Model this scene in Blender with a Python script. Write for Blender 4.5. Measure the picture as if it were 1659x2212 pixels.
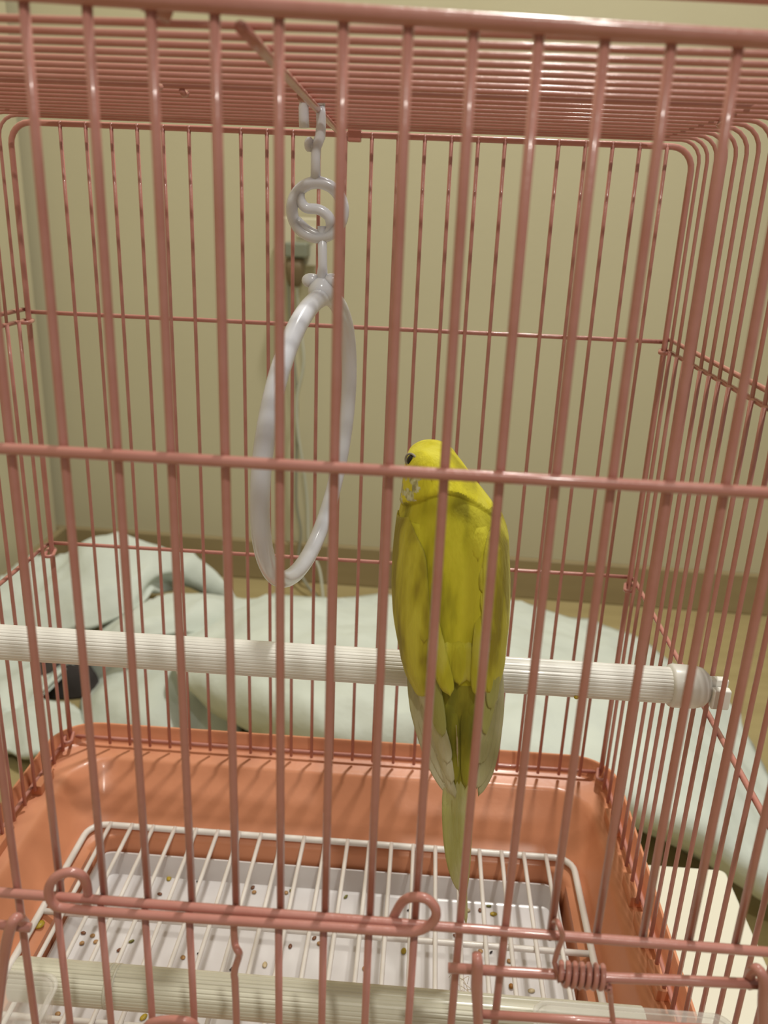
import bpy, bmesh, math, random
from mathutils import Vector, Matrix, noise

random.seed(7)
PI = math.pi
C = bpy.context.scene.collection
for o in list(bpy.data.objects):
    bpy.data.objects.remove(o)

# ------------------------------------------------------------------ camera
cam_d = bpy.data.cameras.new('camera')
cam = bpy.data.objects.new('camera', cam_d)
C.objects.link(cam)
rt = Vector((0.99748838, 0.05884062, 0.03942973))
fw = Vector((-0.04244176, 0.94220045, -0.33235075))
up = Vector((-0.05670643, 0.32984254, 0.9423313))
m = Matrix(((rt.x, up.x, -fw.x, 0.224014), (rt.y, up.y, -fw.y, -0.196677), (rt.z, up.z, -fw.z, -0.038712), (0, 0, 0, 1)))
cam.matrix_world = m
cam_d.sensor_fit = 'HORIZONTAL'
cam_d.sensor_width = 36
cam_d.lens = 36 * 1810.17 / 1659
cam_d.clip_start = 0.01
cam_d.dof.use_dof = True
cam_d.dof.focus_distance = 0.365
cam_d.dof.aperture_fstop = cam_d.lens / 2.0
bpy.context.scene.camera = cam

# ------------------------------------------------------------------ light
sc = bpy.context.scene
sc.view_settings.view_transform = 'Standard'
sc.view_settings.look = 'None'
sc.view_settings.gamma = 1
sc.view_settings.exposure = 0
w = bpy.data.worlds.new('room_ambient')
sc.world = w
w.use_nodes = True
w.node_tree.nodes['Background'].inputs[0].default_value = (1.0, 0.94, 0.84, 1)
w.node_tree.nodes['Background'].inputs[1].default_value = 0.33

def area(name, loc, target, size, power, col):
    d = bpy.data.lights.new(name, 'AREA')
    d.shape = 'DISK'
    d.size = size
    d.energy = power
    d.color = col
    o = bpy.data.objects.new(name, d)
    C.objects.link(o)
    o.location = loc
    o.rotation_euler = (Vector(target) - Vector(loc)).to_track_quat('-Z', 'Y').to_euler()
    return o

area('ceiling_lamp_front', (0.55, -0.95, 1.40), (0.17, 0.15, -0.25), 0.07, 11, (1.0, 0.97, 0.88))
area('ceiling_lamp_rear', (0.44, 0.75, 1.65), (0.17, 0.15, -0.25), 0.12, 27, (1.0, 0.97, 0.90))

# ------------------------------------------------------------------ materials
def mat(name, col, rough=0.5, spec=0.5, coat=0.0, col2=None, nscale=8.0, bump=0.0, bscale=200.0, trans=0.0, sss=0.0, ndetail=4, stretch=None, contrast=(0.35, 0.65), alpha=1.0, ior=1.45):
    m = bpy.data.materials.new(name)
    m.use_nodes = True
    nt = m.node_tree
    b = nt.nodes['Principled BSDF']
    b.inputs['Base Color'].default_value = (*col, 1)
    b.inputs['Roughness'].default_value = rough
    b.inputs['Specular IOR Level'].default_value = spec
    b.inputs['Coat Weight'].default_value = coat
    b.inputs['Coat Roughness'].default_value = 0.12
    b.inputs['Transmission Weight'].default_value = trans
    b.inputs['IOR'].default_value = ior
    if sss:
        b.inputs['Subsurface Weight'].default_value = sss
        b.inputs['Subsurface Radius'].default_value = (0.004, 0.004, 0.004)
        b.inputs['Subsurface Scale'].default_value = 1.0
    tc = nt.nodes.new('ShaderNodeTexCoord')
    src = tc.outputs['Object']
    if stretch:
        mp = nt.nodes.new('ShaderNodeMapping')
        mp.inputs['Scale'].default_value = stretch
        nt.links.new(src, mp.inputs['Vector'])
        src = mp.outputs[0]
    if col2 is not None:
        n = nt.nodes.new('ShaderNodeTexNoise')
        n.inputs['Scale'].default_value = nscale
        n.inputs['Detail'].default_value = ndetail
        nt.links.new(src, n.inputs['Vector'])
        r = nt.nodes.new('ShaderNodeValToRGB')
        r.color_ramp.elements[0].position = contrast[0]
        r.color_ramp.elements[1].position = contrast[1]
        r.color_ramp.elements[0].color = (*col, 1)
        r.color_ramp.elements[1].color = (*col2, 1)
        nt.links.new(n.outputs['Fac'], r.inputs[0])
        nt.links.new(r.outputs[0], b.inputs['Base Color'])
    if bump:
        n2 = nt.nodes.new('ShaderNodeTexNoise')
        n2.inputs['Scale'].default_value = bscale
        n2.inputs['Detail'].default_value = 3
        nt.links.new(src, n2.inputs['Vector'])
        bp = nt.nodes.new('ShaderNodeBump')
        bp.inputs['Strength'].default_value = bump
        bp.inputs['Distance'].default_value = 0.002
        nt.links.new(n2.outputs['Fac'], bp.inputs['Height'])
        nt.links.new(bp.outputs[0], b.inputs['Normal'])
    return m

M = {}
M['pink'] = mat('pink_enamel', (0.485, 0.203, 0.163), 0.30, 0.45, 0.40, col2=(0.515, 0.235, 0.195), nscale=60, bump=0.10, bscale=260)
M['pink'].node_tree.nodes['Principled BSDF'].inputs['Coat Roughness'].default_value = 0.07
M['orange'] = mat('orange_plastic', (0.66, 0.275, 0.145), 0.38, 0.5, 0.1, col2=(0.62, 0.255, 0.135), nscale=30, bump=0.05, bscale=300)
M['white_wire'] = mat('white_coated_wire', (0.78, 0.74, 0.70), 0.35, 0.5, 0.2, bump=0.05, bscale=300)
M['tray_white'] = mat('white_tray_plastic', (0.72, 0.70, 0.70), 0.25, 0.5, 0.2, col2=(0.68, 0.65, 0.65), nscale=25, bump=0.04, bscale=120)
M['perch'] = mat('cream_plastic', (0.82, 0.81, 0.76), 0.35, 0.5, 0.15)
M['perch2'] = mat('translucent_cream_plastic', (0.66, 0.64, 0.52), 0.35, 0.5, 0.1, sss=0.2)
M['swing'] = mat('translucent_white_plastic', (0.68, 0.70, 0.76), 0.22, 0.5, 0.3, sss=0.35)
M['clear'] = mat('clear_plastic', (0.93, 0.91, 0.86), 0.12, 0.6, 0.0, bump=0.15, bscale=60)
M['clear'].node_tree.nodes['Principled BSDF'].inputs['Alpha'].default_value = 0.30
M['wall'] = mat('olive_beige_wall_paint', (0.55, 0.505, 0.345), 0.85, 0.2, col2=(0.57, 0.525, 0.36), nscale=3, bump=0.08, bscale=90)
M['base'] = mat('brown_baseboard', (0.31, 0.24, 0.125), 0.5, 0.4, col2=(0.34, 0.265, 0.14), nscale=6, stretch=(1, 1, 6))
M['floor'] = mat('laminate_floor', (0.38, 0.30, 0.14), 0.55, 0.4, col2=(0.43, 0.345, 0.165), nscale=5, stretch=(1, 8, 1))
M['table'] = mat('white_table_lacquer', (0.80, 0.78, 0.66), 0.4, 0.4, col2=(0.77, 0.75, 0.62), nscale=9)
M['cloth'] = mat('pale_quilted_cloth', (0.68, 0.73, 0.67), 0.95, 0.1, col2=(0.62, 0.665, 0.61), nscale=14, bump=1.0, bscale=38)
M['plug_white'] = mat('white_socket_plastic', (0.62, 0.58, 0.42), 0.4)
M['plug_grey'] = mat('grey_adapter_plastic', (0.22, 0.23, 0.17), 0.5)
M['plug_brown'] = mat('brown_plug_plastic', (0.17, 0.12, 0.06), 0.5)
M['cable'] = mat('grey_cable', (0.30, 0.29, 0.22), 0.5)
M['cable_white'] = mat('pale_cable', (0.50, 0.50, 0.40), 0.5)
M['eye'] = mat('eye_black', (0.008, 0.007, 0.007), 0.06, 0.6)
M['eyering'] = mat('eye_ring_skin', (0.34, 0.32, 0.27), 0.6)
M['beak'] = mat('beak_horn', (0.52, 0.40, 0.16), 0.35)
M['foot'] = mat('pinkish_foot_skin', (0.50, 0.33, 0.27), 0.6, bump=0.4, bscale=900)
for n_, c_ in dict(tan=(0.46, 0.26, 0.10), brown=(0.20, 0.075, 0.03), gold=(0.50, 0.36, 0.03), dark=(0.035, 0.03, 0.03), olive=(0.20, 0.19, 0.03), pale=(0.62, 0.50, 0.30), amber=(0.36, 0.15, 0.02)).items():
    M['seed_' + n_] = mat('seed_' + n_, c_, 0.4, col2=tuple(v * 0.7 for v in c_), nscale=500)

def plume(name, base, dark, light, nscale=90, stretch=(1, 1, 0.28), bump=0.5, contrast=(0.36, 0.62)):
    """feather material: colour mottling and fine barb relief, both stretched along the bird"""
    m = bpy.data.materials.new(name)
    m.use_nodes = True
    nt = m.node_tree
    b = nt.nodes['Principled BSDF']
    b.inputs['Roughness'].default_value = 0.75
    b.inputs['Specular IOR Level'].default_value = 0.25
    b.inputs['Sheen Weight'].default_value = 0.25
    b.inputs['Sheen Tint'].default_value = (0.9, 0.9, 0.4, 1)
    tc = nt.nodes.new('ShaderNodeTexCoord')
    mp = nt.nodes.new('ShaderNodeMapping')
    mp.inputs['Scale'].default_value = stretch
    nt.links.new(tc.outputs['Object'], mp.inputs['Vector'])
    n = nt.nodes.new('ShaderNodeTexNoise')
    n.inputs['Scale'].default_value = nscale
    n.inputs['Detail'].default_value = 3
    nt.links.new(mp.outputs[0], n.inputs['Vector'])
    r = nt.nodes.new('ShaderNodeValToRGB')
    e = r.color_ramp.elements
    e[0].position, e[1].position = contrast
    e[0].color = (*dark, 1)
    e[1].color = (*light, 1)
    md = e.new((contrast[0] + contrast[1]) / 2)
    md.color = (*base, 1)
    nt.links.new(n.outputs['Fac'], r.inputs[0])
    nt.links.new(r.outputs[0], b.inputs['Base Color'])
    mp2 = nt.nodes.new('ShaderNodeMapping')
    mp2.inputs['Scale'].default_value = (1, 1, 0.10)
    nt.links.new(tc.outputs['Object'], mp2.inputs['Vector'])
    n2 = nt.nodes.new('ShaderNodeTexNoise')
    n2.inputs['Scale'].default_value = 1500
    n2.inputs['Detail'].default_value = 2
    nt.links.new(mp2.outputs[0], n2.inputs['Vector'])
    bp = nt.nodes.new('ShaderNodeBump')
    n3 = nt.nodes.new('ShaderNodeTexNoise')
    n3.inputs['Scale'].default_value = 420
    n3.inputs['Detail'].default_value = 2
    nt.links.new(mp.outputs[0], n3.inputs['Vector'])
    ad_ = nt.nodes.new('ShaderNodeMath')
    ad_.operation = 'MULTIPLY_ADD'
    ad_.inputs[1].default_value = 1.6
    nt.links.new(n3.outputs['Fac'], ad_.inputs[0])
    nt.links.new(n2.outputs['Fac'], ad_.inputs[2])
    bp.inputs['Strength'].default_value = bump
    bp.inputs['Distance'].default_value = 0.0005
    nt.links.new(ad_.outputs[0], bp.inputs['Height'])
    nt.links.new(bp.outputs[0], b.inputs['Normal'])
    return m

M['pl_head'] = plume('bright_yellow_plumage', (0.74, 0.67, 0.03), (0.58, 0.52, 0.025), (0.78, 0.72, 0.07), nscale=120)
M['pl_back'] = plume('yellow_back_plumage', (0.55, 0.51, 0.026), (0.30, 0.27, 0.014), (0.64, 0.59, 0.04), nscale=80, contrast=(0.38, 0.60))
M['pl_wing'] = plume('olive_yellow_wing_plumage', (0.47, 0.415, 0.032), (0.28, 0.225, 0.02), (0.60, 0.55, 0.06), nscale=90, contrast=(0.40, 0.60))
M['pl_flight'] = plume('pale_flight_feather', (0.52, 0.49, 0.29), (0.42, 0.40, 0.19), (0.60, 0.57, 0.40), nscale=80)
M['pl_rump'] = plume('olive_green_rump_plumage', (0.24, 0.23, 0.02), (0.16, 0.16, 0.015), (0.34, 0.32, 0.03), nscale=120)
M['pl_tail'] = plume('pale_yellow_tail_feather', (0.47, 0.46, 0.16), (0.36, 0.355, 0.10), (0.56, 0.54, 0.27), nscale=80)
M['pl_bright'] = plume('bright_scapular_feather', (0.52, 0.48, 0.03), (0.42, 0.38, 0.02), (0.58, 0.54, 0.08), nscale=120)
M['pl_cheek'] = plume('pale_cheek_plumage', (0.52, 0.50, 0.24), (0.30, 0.27, 0.13), (0.62, 0.62, 0.44), nscale=500, stretch=(1, 1, 0.7))

# ------------------------------------------------------------------ mesh helpers
def frame_path(pts):
    """parallel transport frames along a path"""
    pts = [Vector(p) for p in pts]
    T = []
    for i in range(len(pts)):
        a = pts[max(i - 1, 0)]
        b = pts[min(i + 1, len(pts) - 1)]
        T.append((b - a).normalized())
    n = T[0].orthogonal().normalized()
    fr = []
    for i, t in enumerate(T):
        n = (n - t * n.dot(t))
        n = n.normalized() if n.length > 1e-9 else t.orthogonal().normalized()
        fr.append((pts[i], n.copy(), t.cross(n)))
    return fr

class MB:
    def __init__(s):
        s.v, s.f = [], []
    def tube(s, pts, r, n=8, closed=False, cap=True):
        pts = [Vector(p) for p in pts]
        if closed:
            fr = frame_path([pts[-1]] + pts + [pts[0]])[1:-1]
        else:
            fr = frame_path(pts)
        b = len(s.v)
        for i, (p, u, w_) in enumerate(fr):
            rr = r[i] if isinstance(r, (list, tuple)) else r
            for k in range(n):
                a = 2 * PI * k / n
                s.v.append(p + (u * math.cos(a) + w_ * math.sin(a)) * rr)
        L = len(fr)
        for i in range(L if closed else L - 1):
            j = (i + 1) % L
            off = 0
            if closed and i == L - 1:      # match the seam
                best = None
                for o_ in range(n):
                    d = (s.v[b + i * n] - s.v[b + o_]).length
                    if best is None or d < best[0]:
                        best = (d, o_)
                off = best[1]
            for k in range(n):
                k2 = (k + 1) % n
                s.f.append((b + i * n + k, b + i * n + k2, b + j * n + (k2 + off) % n, b + j * n + (k + off) % n))
        if cap and not closed:
            s.f.append(tuple(b + k for k in range(n))[::-1])
            s.f.append(tuple(b + (L - 1) * n + k for k in range(n)))
        return s
    def box(s, x0, x1, y0, y1, z0, z1):
        b = len(s.v)
        for z in (z0, z1):
            for x, y in ((x0, y0), (x1, y0), (x1, y1), (x0, y1)):
                s.v.append(Vector((x, y, z)))
        s.f += [(b, b + 3, b + 2, b + 1), (b + 4, b + 5, b + 6, b + 7)] + [(b + i, b + (i + 1) % 4, b + 4 + (i + 1) % 4, b + 4 + i) for i in range(4)]
        return s
    def loft(s, rings, cap0=True, cap1=True):
        b = len(s.v)
        n = len(rings[0])
        for r in rings:
            s.v += [Vector(p) for p in r]
        for i in range(len(rings) - 1):
            for k in range(n):
                k2 = (k + 1) % n
                s.f.append((b + i * n + k, b + i * n + k2, b + (i + 1) * n + k2, b + (i + 1) * n + k))
        if cap0:
            s.f.append(tuple(b + k for k in range(n))[::-1])
        if cap1:
            s.f.append(tuple(b + (len(rings) - 1) * n + k for k in range(n)))
        return s
    def grid(s, P):
        b = len(s.v)
        R_, K = len(P), len(P[0])
        for row in P:
            s.v += [Vector(p) for p in row]
        for i in range(R_ - 1):
            for k in range(K - 1):
                s.f.append((b + i * K + k, b + i * K + k + 1, b + (i + 1) * K + k + 1, b + (i + 1) * K + k))
        return s
    def ball(s, c, r, sc_=(1, 1, 1), n=12, rot=None):
        c = Vector(c)
        rings = []
        for i in range(1, n):
            t = PI * i / n
            ring = []
            for k in range(n * 2):
                a = PI * k / n
                p = Vector((math.sin(t) * math.cos(a) * sc_[0], math.sin(t) * math.sin(a) * sc_[1], math.cos(t) * sc_[2])) * r
                if rot is not None:
                    p = rot @ p
                ring.append(c + p)
            rings.append(ring)
        return s.loft(rings)
    def mesh(s, name):
        me = bpy.data.meshes.new(name)
        me.from_pydata([tuple(v) for v in s.v], [], s.f)
        me.update()
        bm = bmesh.new()
        bm.from_mesh(me)
        bmesh.ops.recalc_face_normals(bm, faces=bm.faces)
        bm.to_mesh(me)
        bm.free()
        return me

def tag(o, label=None, cat=None, group=None, kind=None):  # the custom properties every thing carries
    if label: o['label'] = label
    if cat: o['category'] = cat
    if group: o['group'] = group
    if kind: o['kind'] = kind
    return o

def empty(name, loc, label=None, cat=None, group=None):
    o = bpy.data.objects.new(name, None)
    o.empty_display_size = 0.02
    C.objects.link(o)
    o.location = loc
    o['origin'] = loc
    tag(o, label, cat, group)
    return o

def put(name, mesh, m, parent=None, smooth=True, loc=None, bevel=0.0):
    if isinstance(mesh, MB):
        mesh = mesh.mesh(name)
    if not mesh.materials:
        mesh.materials.append(m)
    for p in mesh.polygons:
        p.use_smooth = smooth
    o = bpy.data.objects.new(name, mesh)
    C.objects.link(o)
    if parent is not None:
        o.parent = parent
        q = parent
        while q.parent is not None:
            q = q.parent
        base = Vector(q.location) if q.type == 'EMPTY' else Vector((0, 0, 0))
        if q is parent:
            o.matrix_parent_inverse = Matrix.Translation(-base)
    if loc is not None:
        o.location = loc
    if bevel:
        b = o.modifiers.new('bevel', 'BEVEL')
        b.width = bevel
        b.segments = 3
        b.limit_method = 'ANGLE'
    return o

def arc_pts(c, r, a0, a1, n, ax='xz', y=0):
    out = []
    for i in range(n + 1):
        a = a0 + (a1 - a0) * i / n
        out.append((c[0] + r * math.cos(a), y, c[1] + r * math.sin(a)))
    return out

def cr(pts, n=8):
    """catmull-rom through points"""
    P = [Vector(p) for p in pts]
    P = [P[0] * 2 - P[1]] + P + [P[-1] * 2 - P[-2]]
    out = []
    for i in range(1, len(P) - 2):
        for k in range(n):
            t = k / n
            a, b, c, d = P[i - 1:i + 3]
            out.append(0.5 * ((2 * b) + (c - a) * t + (2 * a - 5 * b + 4 * c - d) * t * t + (3 * b - a - 3 * c + d) * t ** 3))
    out.append(P[-2])
    return out

# ------------------------------------------------------------------ setting: floor, walls, baseboards
FZ = -0.75
def rotz(p, a=-0.0287, c=(0.16, 1.368)):
    x, y = p[0] - c[0], p[1] - c[1]
    return (c[0] + x * math.cos(a) - y * math.sin(a), c[1] + x * math.sin(a) + y * math.cos(a), p[2])
def rbox(x0, x1, y0, y1, z0, z1):
    b = MB().box(x0, x1, y0, y1, z0, z1)
    b.v = [Vector(rotz(v)) for v in b.v]
    return b
tag(put('floor', MB().box(-0.56, 3.2, -1.6, 1.5, FZ - 0.05, FZ), M['floor'], smooth=False), kind='structure')
wb_ = tag(put('wall_back', rbox(-0.672, 3.2, 1.368, 1.47, FZ, 1.75), M['wall'], smooth=False), kind='structure')
# a few small scuffs on the back wall paint
nt_ = M['wall'].node_tree
bs_ = nt_.nodes['Principled BSDF']
src_ = bs_.inputs['Base Color'].links[0].from_socket
tc_ = nt_.nodes.new('ShaderNodeTexCoord')
for pt, rad in (((0.2547, 1.355, -0.0827), 0.006), ((0.2817, 1.355, -0.0839), 0.004), ((0.3222, 1.355, -0.083), 0.004), ((0.354, 1.355, -0.0763), 0.005), ((-0.1011, 1.36, -0.0405), 0.004), ((0.077, 1.36, -0.0046), 0.003)):
    dn_ = nt_.nodes.new('ShaderNodeVectorMath')
    dn_.operation = 'DISTANCE'
    dn_.inputs[1].default_value = pt
    nt_.links.new(tc_.outputs['Object'], dn_.inputs[0])
    mr_ = nt_.nodes.new('ShaderNodeMapRange')
    mr_.inputs['From Min'].default_value = rad * 0.4
    mr_.inputs['From Max'].default_value = rad * 1.6
    mr_.inputs['To Min'].default_value = 0.45
    mr_.inputs['To Max'].default_value = 0.0
    nt_.links.new(dn_.outputs['Value'], mr_.inputs['Value'])
    mx_ = nt_.nodes.new('ShaderNodeMix')
    mx_.data_type = 'RGBA'
    mx_.inputs[7].default_value = (0.12, 0.11, 0.07, 1)
    nt_.links.new(mr_.outputs[0], mx_.inputs[0])
    nt_.links.new(src_, mx_.inputs[6])
    src_ = mx_.outputs[2]
nt_.links.new(src_, bs_.inputs['Base Color'])
WL = -0.512
tag(put('wall_left', MB().box(WL - 0.08, WL, -1.6, 1.36, FZ, 1.75), M['wall'], smooth=False), kind='structure')
tag(put('baseboard_back', rbox(WL - 0.02, 3.2, 1.355, 1.369, FZ, FZ + 0.084), M['base'], smooth=False, bevel=0.003), kind='structure')
tag(put('baseboard_left', MB().box(WL - 0.001, WL + 0.013, -1.6, 1.375, FZ, FZ + 0.084), M['base'], smooth=False, bevel=0.003), kind='structure')

# ------------------------------------------------------------------ white low table
TZ = -0.447
tb = empty('low_table', (0.17, 0.1, FZ), 'white low table under the pink cage, its rounded corner showing at the right', 'table')
def rrect(x0, x1, y0, y1, r, z, n=6):
    pts = []
    for cx, cy, a in ((x1 - r, y1 - r, 0), (x0 + r, y1 - r, PI / 2), (x0 + r, y0 + r, PI), (x1 - r, y0 + r, 1.5 * PI)):
        for k in range(n + 1):
            t = a + PI / 2 * k / n
            pts.append((cx + r * math.cos(t), cy + r * math.sin(t), z))
    return pts
put('tabletop', MB().loft([rrect(-0.115, 0.444, -0.06, 0.272, 0.004, z) for z in (TZ - 0.020, TZ - 0.0006)] + [rrect(-0.114, 0.443, -0.059, 0.271, 0.004, TZ)]), M['table'], tb, smooth=False)
lg = MB().box(-0.015, 0.015, -0.015, 0.015, FZ, TZ - 0.02).mesh('leg')
for x in (-0.085, 0.414):
    for y in (-0.03, 0.235):
        put('leg', lg, M['table'], tb, smooth=False, loc=(x, y, 0))

# ------------------------------------------------------------------ orange tray of the cage
W, D, P_ = 0.351, 0.2685, 0.0135
Z3, Z2, Z1, Z0 = 0.0, -0.09687, -0.23597, -0.37483
cage = empty('bird_cage', (W / 2, D / 2, TZ), 'pink wire bird cage standing on the white table, its bars filling the picture', 'cage')
BR = 0.00122
FR = 0.0016

prof = [(-0.001, 0.352, -0.001, 0.2695, 0.022, TZ), (-0.003, 0.354, -0.003, 0.2715, 0.024, TZ + 0.003), (-0.0095, 0.3605, -0.0095, 0.2795, 0.028, -0.3700),
        (-0.0090, 0.3600, -0.0090, 0.2790, 0.0275, -0.3686), (-0.0078, 0.3588, -0.0078, 0.2778, 0.027, -0.3686), (-0.0072, 0.3582, -0.0072, 0.2770, 0.0265, -0.3700),
        (-0.0062, 0.3570, -0.0062, 0.2752, 0.026, -0.3795), (-0.0045, 0.3555, -0.0045, 0.2735, 0.026, -0.3808),
        (0.0075, 0.3450, 0.0075, 0.2610, 0.026, -0.3812), (0.0105, 0.3420, 0.0105, 0.2580, 0.026, -0.3830), (0.0120, 0.3408, 0.0120, 0.2565, 0.026, -0.3870),
        (0.0235, 0.3345, 0.0190, 0.2270, 0.022, -0.4045), (0.0260, 0.3325, 0.0210, 0.2250, 0.020, -0.4070), (0.0320, 0.3270, 0.0270, 0.2205, 0.018, -0.4082),
        (0.0355, 0.3235, 0.0290, 0.2190, 0.014, -0.4105), (0.0365, 0.3225, 0.0300, 0.2182, 0.012, -0.4380), (0.0400, 0.3200, 0.0330, 0.2150, 0.010, -0.4400)]
tm = MB().loft([rrect(a, b, c, d, r, z, 8) for a, b, c, d, r, z in prof], True, True)
tray = put('tray', tm, M['orange'], cage)
es = tray.modifiers.new('edges', 'EDGE_SPLIT')
es.split_angle = math.radians(50)
# ribs standing in the rim on both sides
for sx, x0 in ((1, 0.3478), (-1, -0.0028)):
    for y in (0.03, 0.055, 0.085, 0.115, 0.145, 0.172, 0.226):
        put('rim_rib', MB().box(x0 - 0.0004, x0 + 0.0060, y - 0.009, y + 0.009, -0.3812, -0.3745), M['orange'], cage, smooth=False, bevel=0.0006)

# ------------------------------------------------------------------ cage wires
def vbar(z0, z1, r=BR, n=8):
    k = 6
    return MB().tube([(0, 0, z0 + (z1 - z0) * i / k) for i in range(k + 1)], r, n).mesh('bar')

# back panel: rounded frame, bars, cross wires
rr = 0.011
fp = [(0, D, Z0)] + [(0, D, Z0 + (-rr - Z0) * i / 6) for i in range(1, 6)] + arc_pts((rr, -rr), rr, PI, PI / 2, 6, y=D) + [(rr + (W - 2 * rr) * i / 8, D, 0) for i in range(1, 8)] + arc_pts((W - rr, -rr), rr, PI / 2, 0, 6, y=D) + [(W, D, -rr + (Z0 + rr) * i / 6) for i in range(1, 7)]
put('back_frame', MB().tube(fp, FR, 10), M['pink'], cage)
bb = vbar(Z0 - 0.002, 0.0012, 0.00102)
for k in range(1, 26):
    put('bar', bb, M['pink'], cage, loc=(k * P_, D - 0.0006, 0))
def xwire(x0, x1, y, z, r=BR, n=8, dz=0.0):
    return MB().tube([(x0 + (x1 - x0) * i / 12, y, z + dz * (i / 12 - 0.5)) for i in range(13)], r, n)
for z in (Z2, Z1, Z0):
    put('crossbar', xwire(0.0, W, D + 0.0024, z), M['pink'], cage)

# front panel
FT = 0.00185
ftop = [(x, y, z + 0.0008 - 0.0285 * (x - 0.189)) for x, y, z in [(i * W / 16, -0.001, 0.0) for i in range(17)]]
put('front_frame', MB().tube([(0, -0.001, Z0), (0, -0.001, -0.2), (0, -0.001, -0.007), (0.003, -0.001, 0.002)] + [p for p in ftop if 0.01 < p[0] < 0.34] + [(W - 0.003, -0.001, -0.0055), (W, -0.001, -0.014), (W, -0.001, -0.2), (W, -0.001, Z0)], FT, 10), M['pink'], cage)
for k in range(1, 26):
    x = k * P_
    ztop = 0.0008 - 0.0285 * (x - 0.189)
    zb = Z1 - 0.0005
    if k in (8, 18, 19):
        zb = Z0
    put('bar', vbar(zb, ztop), M['pink'], cage, loc=(x, 0, 0))
put('crossbar', xwire(0.0, W, -0.0026, Z2 + 0.0004, 0.00150, 10, dz=-0.0012), M['pink'], cage)
put('crossbar', xwire(0.0, W, -0.0026, Z1, 0.00145, 10), M['pink'], cage)
put('crossbar', xwire(0.0, W, -0.0026, Z0, 0.00145, 10), M['pink'], cage)

# side panels and roof: each upper wire runs up one side, over the roof and down the other
for k in range(1, 20):
    y = k * P_
    zt = 0.0022 * k / 19
    r2 = 0.010
    pts = [(0, y, Z2 - 0.003)] + [(0, y, Z2 + (-r2 - Z2) * i / 4) for i in range(1, 4)] + [(a, y, b + zt) for a, _, b in arc_pts((r2, -r2), r2, PI, PI / 2, 5)] + [(r2 + (W - 2 * r2) * i / 6, y, zt) for i in range(1, 6)] + [(a, y, b + zt) for a, _, b in arc_pts((W - r2, -r2), r2, PI / 2, 0, 5)] + [(W, y, Z2 + (-r2 - Z2) * i / 4) for i in range(3, 0, -1)] + [(W, y, Z2 - 0.003)]
    put('roof_bar', MB().tube(pts, 0.00090, 8), M['pink'], cage)
sb = vbar(Z0 - 0.002, Z2 - 0.004, 0.00108)
for x in (0, W):
    for k in range(1, 20):
        put('bar', sb, M['pink'], cage, loc=(x, k * P_, 0))
    o_ = 0.0024 if x else -0.0024
    for z in (Z2 + 0.0015, Z2 - 0.0045, Z1, Z0):
        put('crossbar', MB().tube([(x + o_, D * i / 10, z) for i in range(11)], 0.00125, 8), M['pink'], cage)
# carrying handle lying above the front of the roof
put('handle', MB().tube(cr([(0.150, 0.003, 0.0030), (0.165, 0.008, 0.0070), (0.205, 0.012, 0.0090), (0.26, 0.013, 0.0090), (0.32, 0.012, 0.0070), (0.338, 0.006, 0.0010)], 6), 0.0013, 8), M['pink'], cage)
# hatch in the rear half of the roof, a second layer of wires lying on the first
hatch = put('roof_hatch', MB().tube(rrect(0.020, 0.331, 0.118, 0.262, 0.006, 0.0052, 4), 0.0011, 8, closed=True), M['pink'], cage)
hw_ = MB().tube([(0.020 + 0.311 * i / 6, 0, 0.0046) for i in range(7)], 0.00098, 8).mesh('bar')
for k in range(11):
    put('bar', hw_, M['pink'], hatch, loc=(0, 0.1285 + k * 0.0125, 0))
# roof stiffener and its little clips
put('roof_rib', MB().tube([(0.1805 - 0.0075 * i / 10, 0.002 + 0.262 * i / 10, -0.0022 + 0.0022 * i / 10) for i in range(11)], 0.0014, 8), M['pink'], cage)
for px, py in ((0.1285, 0.110), (0.1335, 0.124), (0.1745, 0.125), (0.3300, 0.160)):
    put('clip', MB().tube([(px, py - 0.003, -0.0004), (px, py, -0.0013), (px, py + 0.003, -0.0004)], 0.0011, 8), M['pink'], cage)
put('clip', MB().tube([(0.150, -0.001, 0.004), (0.158, -0.001, 0.0030), (0.1655, 0.003, 0.0000)], 0.0022, 8), M['pink'], cage)
put('clip', MB().box(0.1765, 0.1835, D - 0.002, D + 0.003, -0.0035, 0.0028), M['pink'], cage, smooth=False, bevel=0.0008)

# small closed loops tying the panels at the corners
def stadium(c, hl, hw, ang, r=0.0011, tilt=0.0):
    pts = []
    for k in range(8):
        a = -PI / 2 + PI * k / 7
        pts.append((hl + hw * math.cos(a), hw * math.sin(a)))
    for k in range(8):
        a = PI / 2 + PI * k / 7
        pts.append((-hl + hw * math.cos(a), hw * math.sin(a)))
    out = [(c[0] + u * math.cos(ang) - v * math.sin(ang), c[1] + u * math.sin(ang) + v * math.cos(ang), c[2] + u * tilt) for u, v in pts]
    return MB().tube(out, r, 8, closed=True)
for x, s in ((0.0, 1), (W, -1)):
    for z in (Z2 - 0.0045, Z1 - 0.004, Z0 + 0.003):
        put('corner_loop', stadium((x + s * 0.0005, D - 0.0035, z), 0.0042, 0.0024, PI / 2 + s * 0.25), M['pink'], cage)

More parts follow.
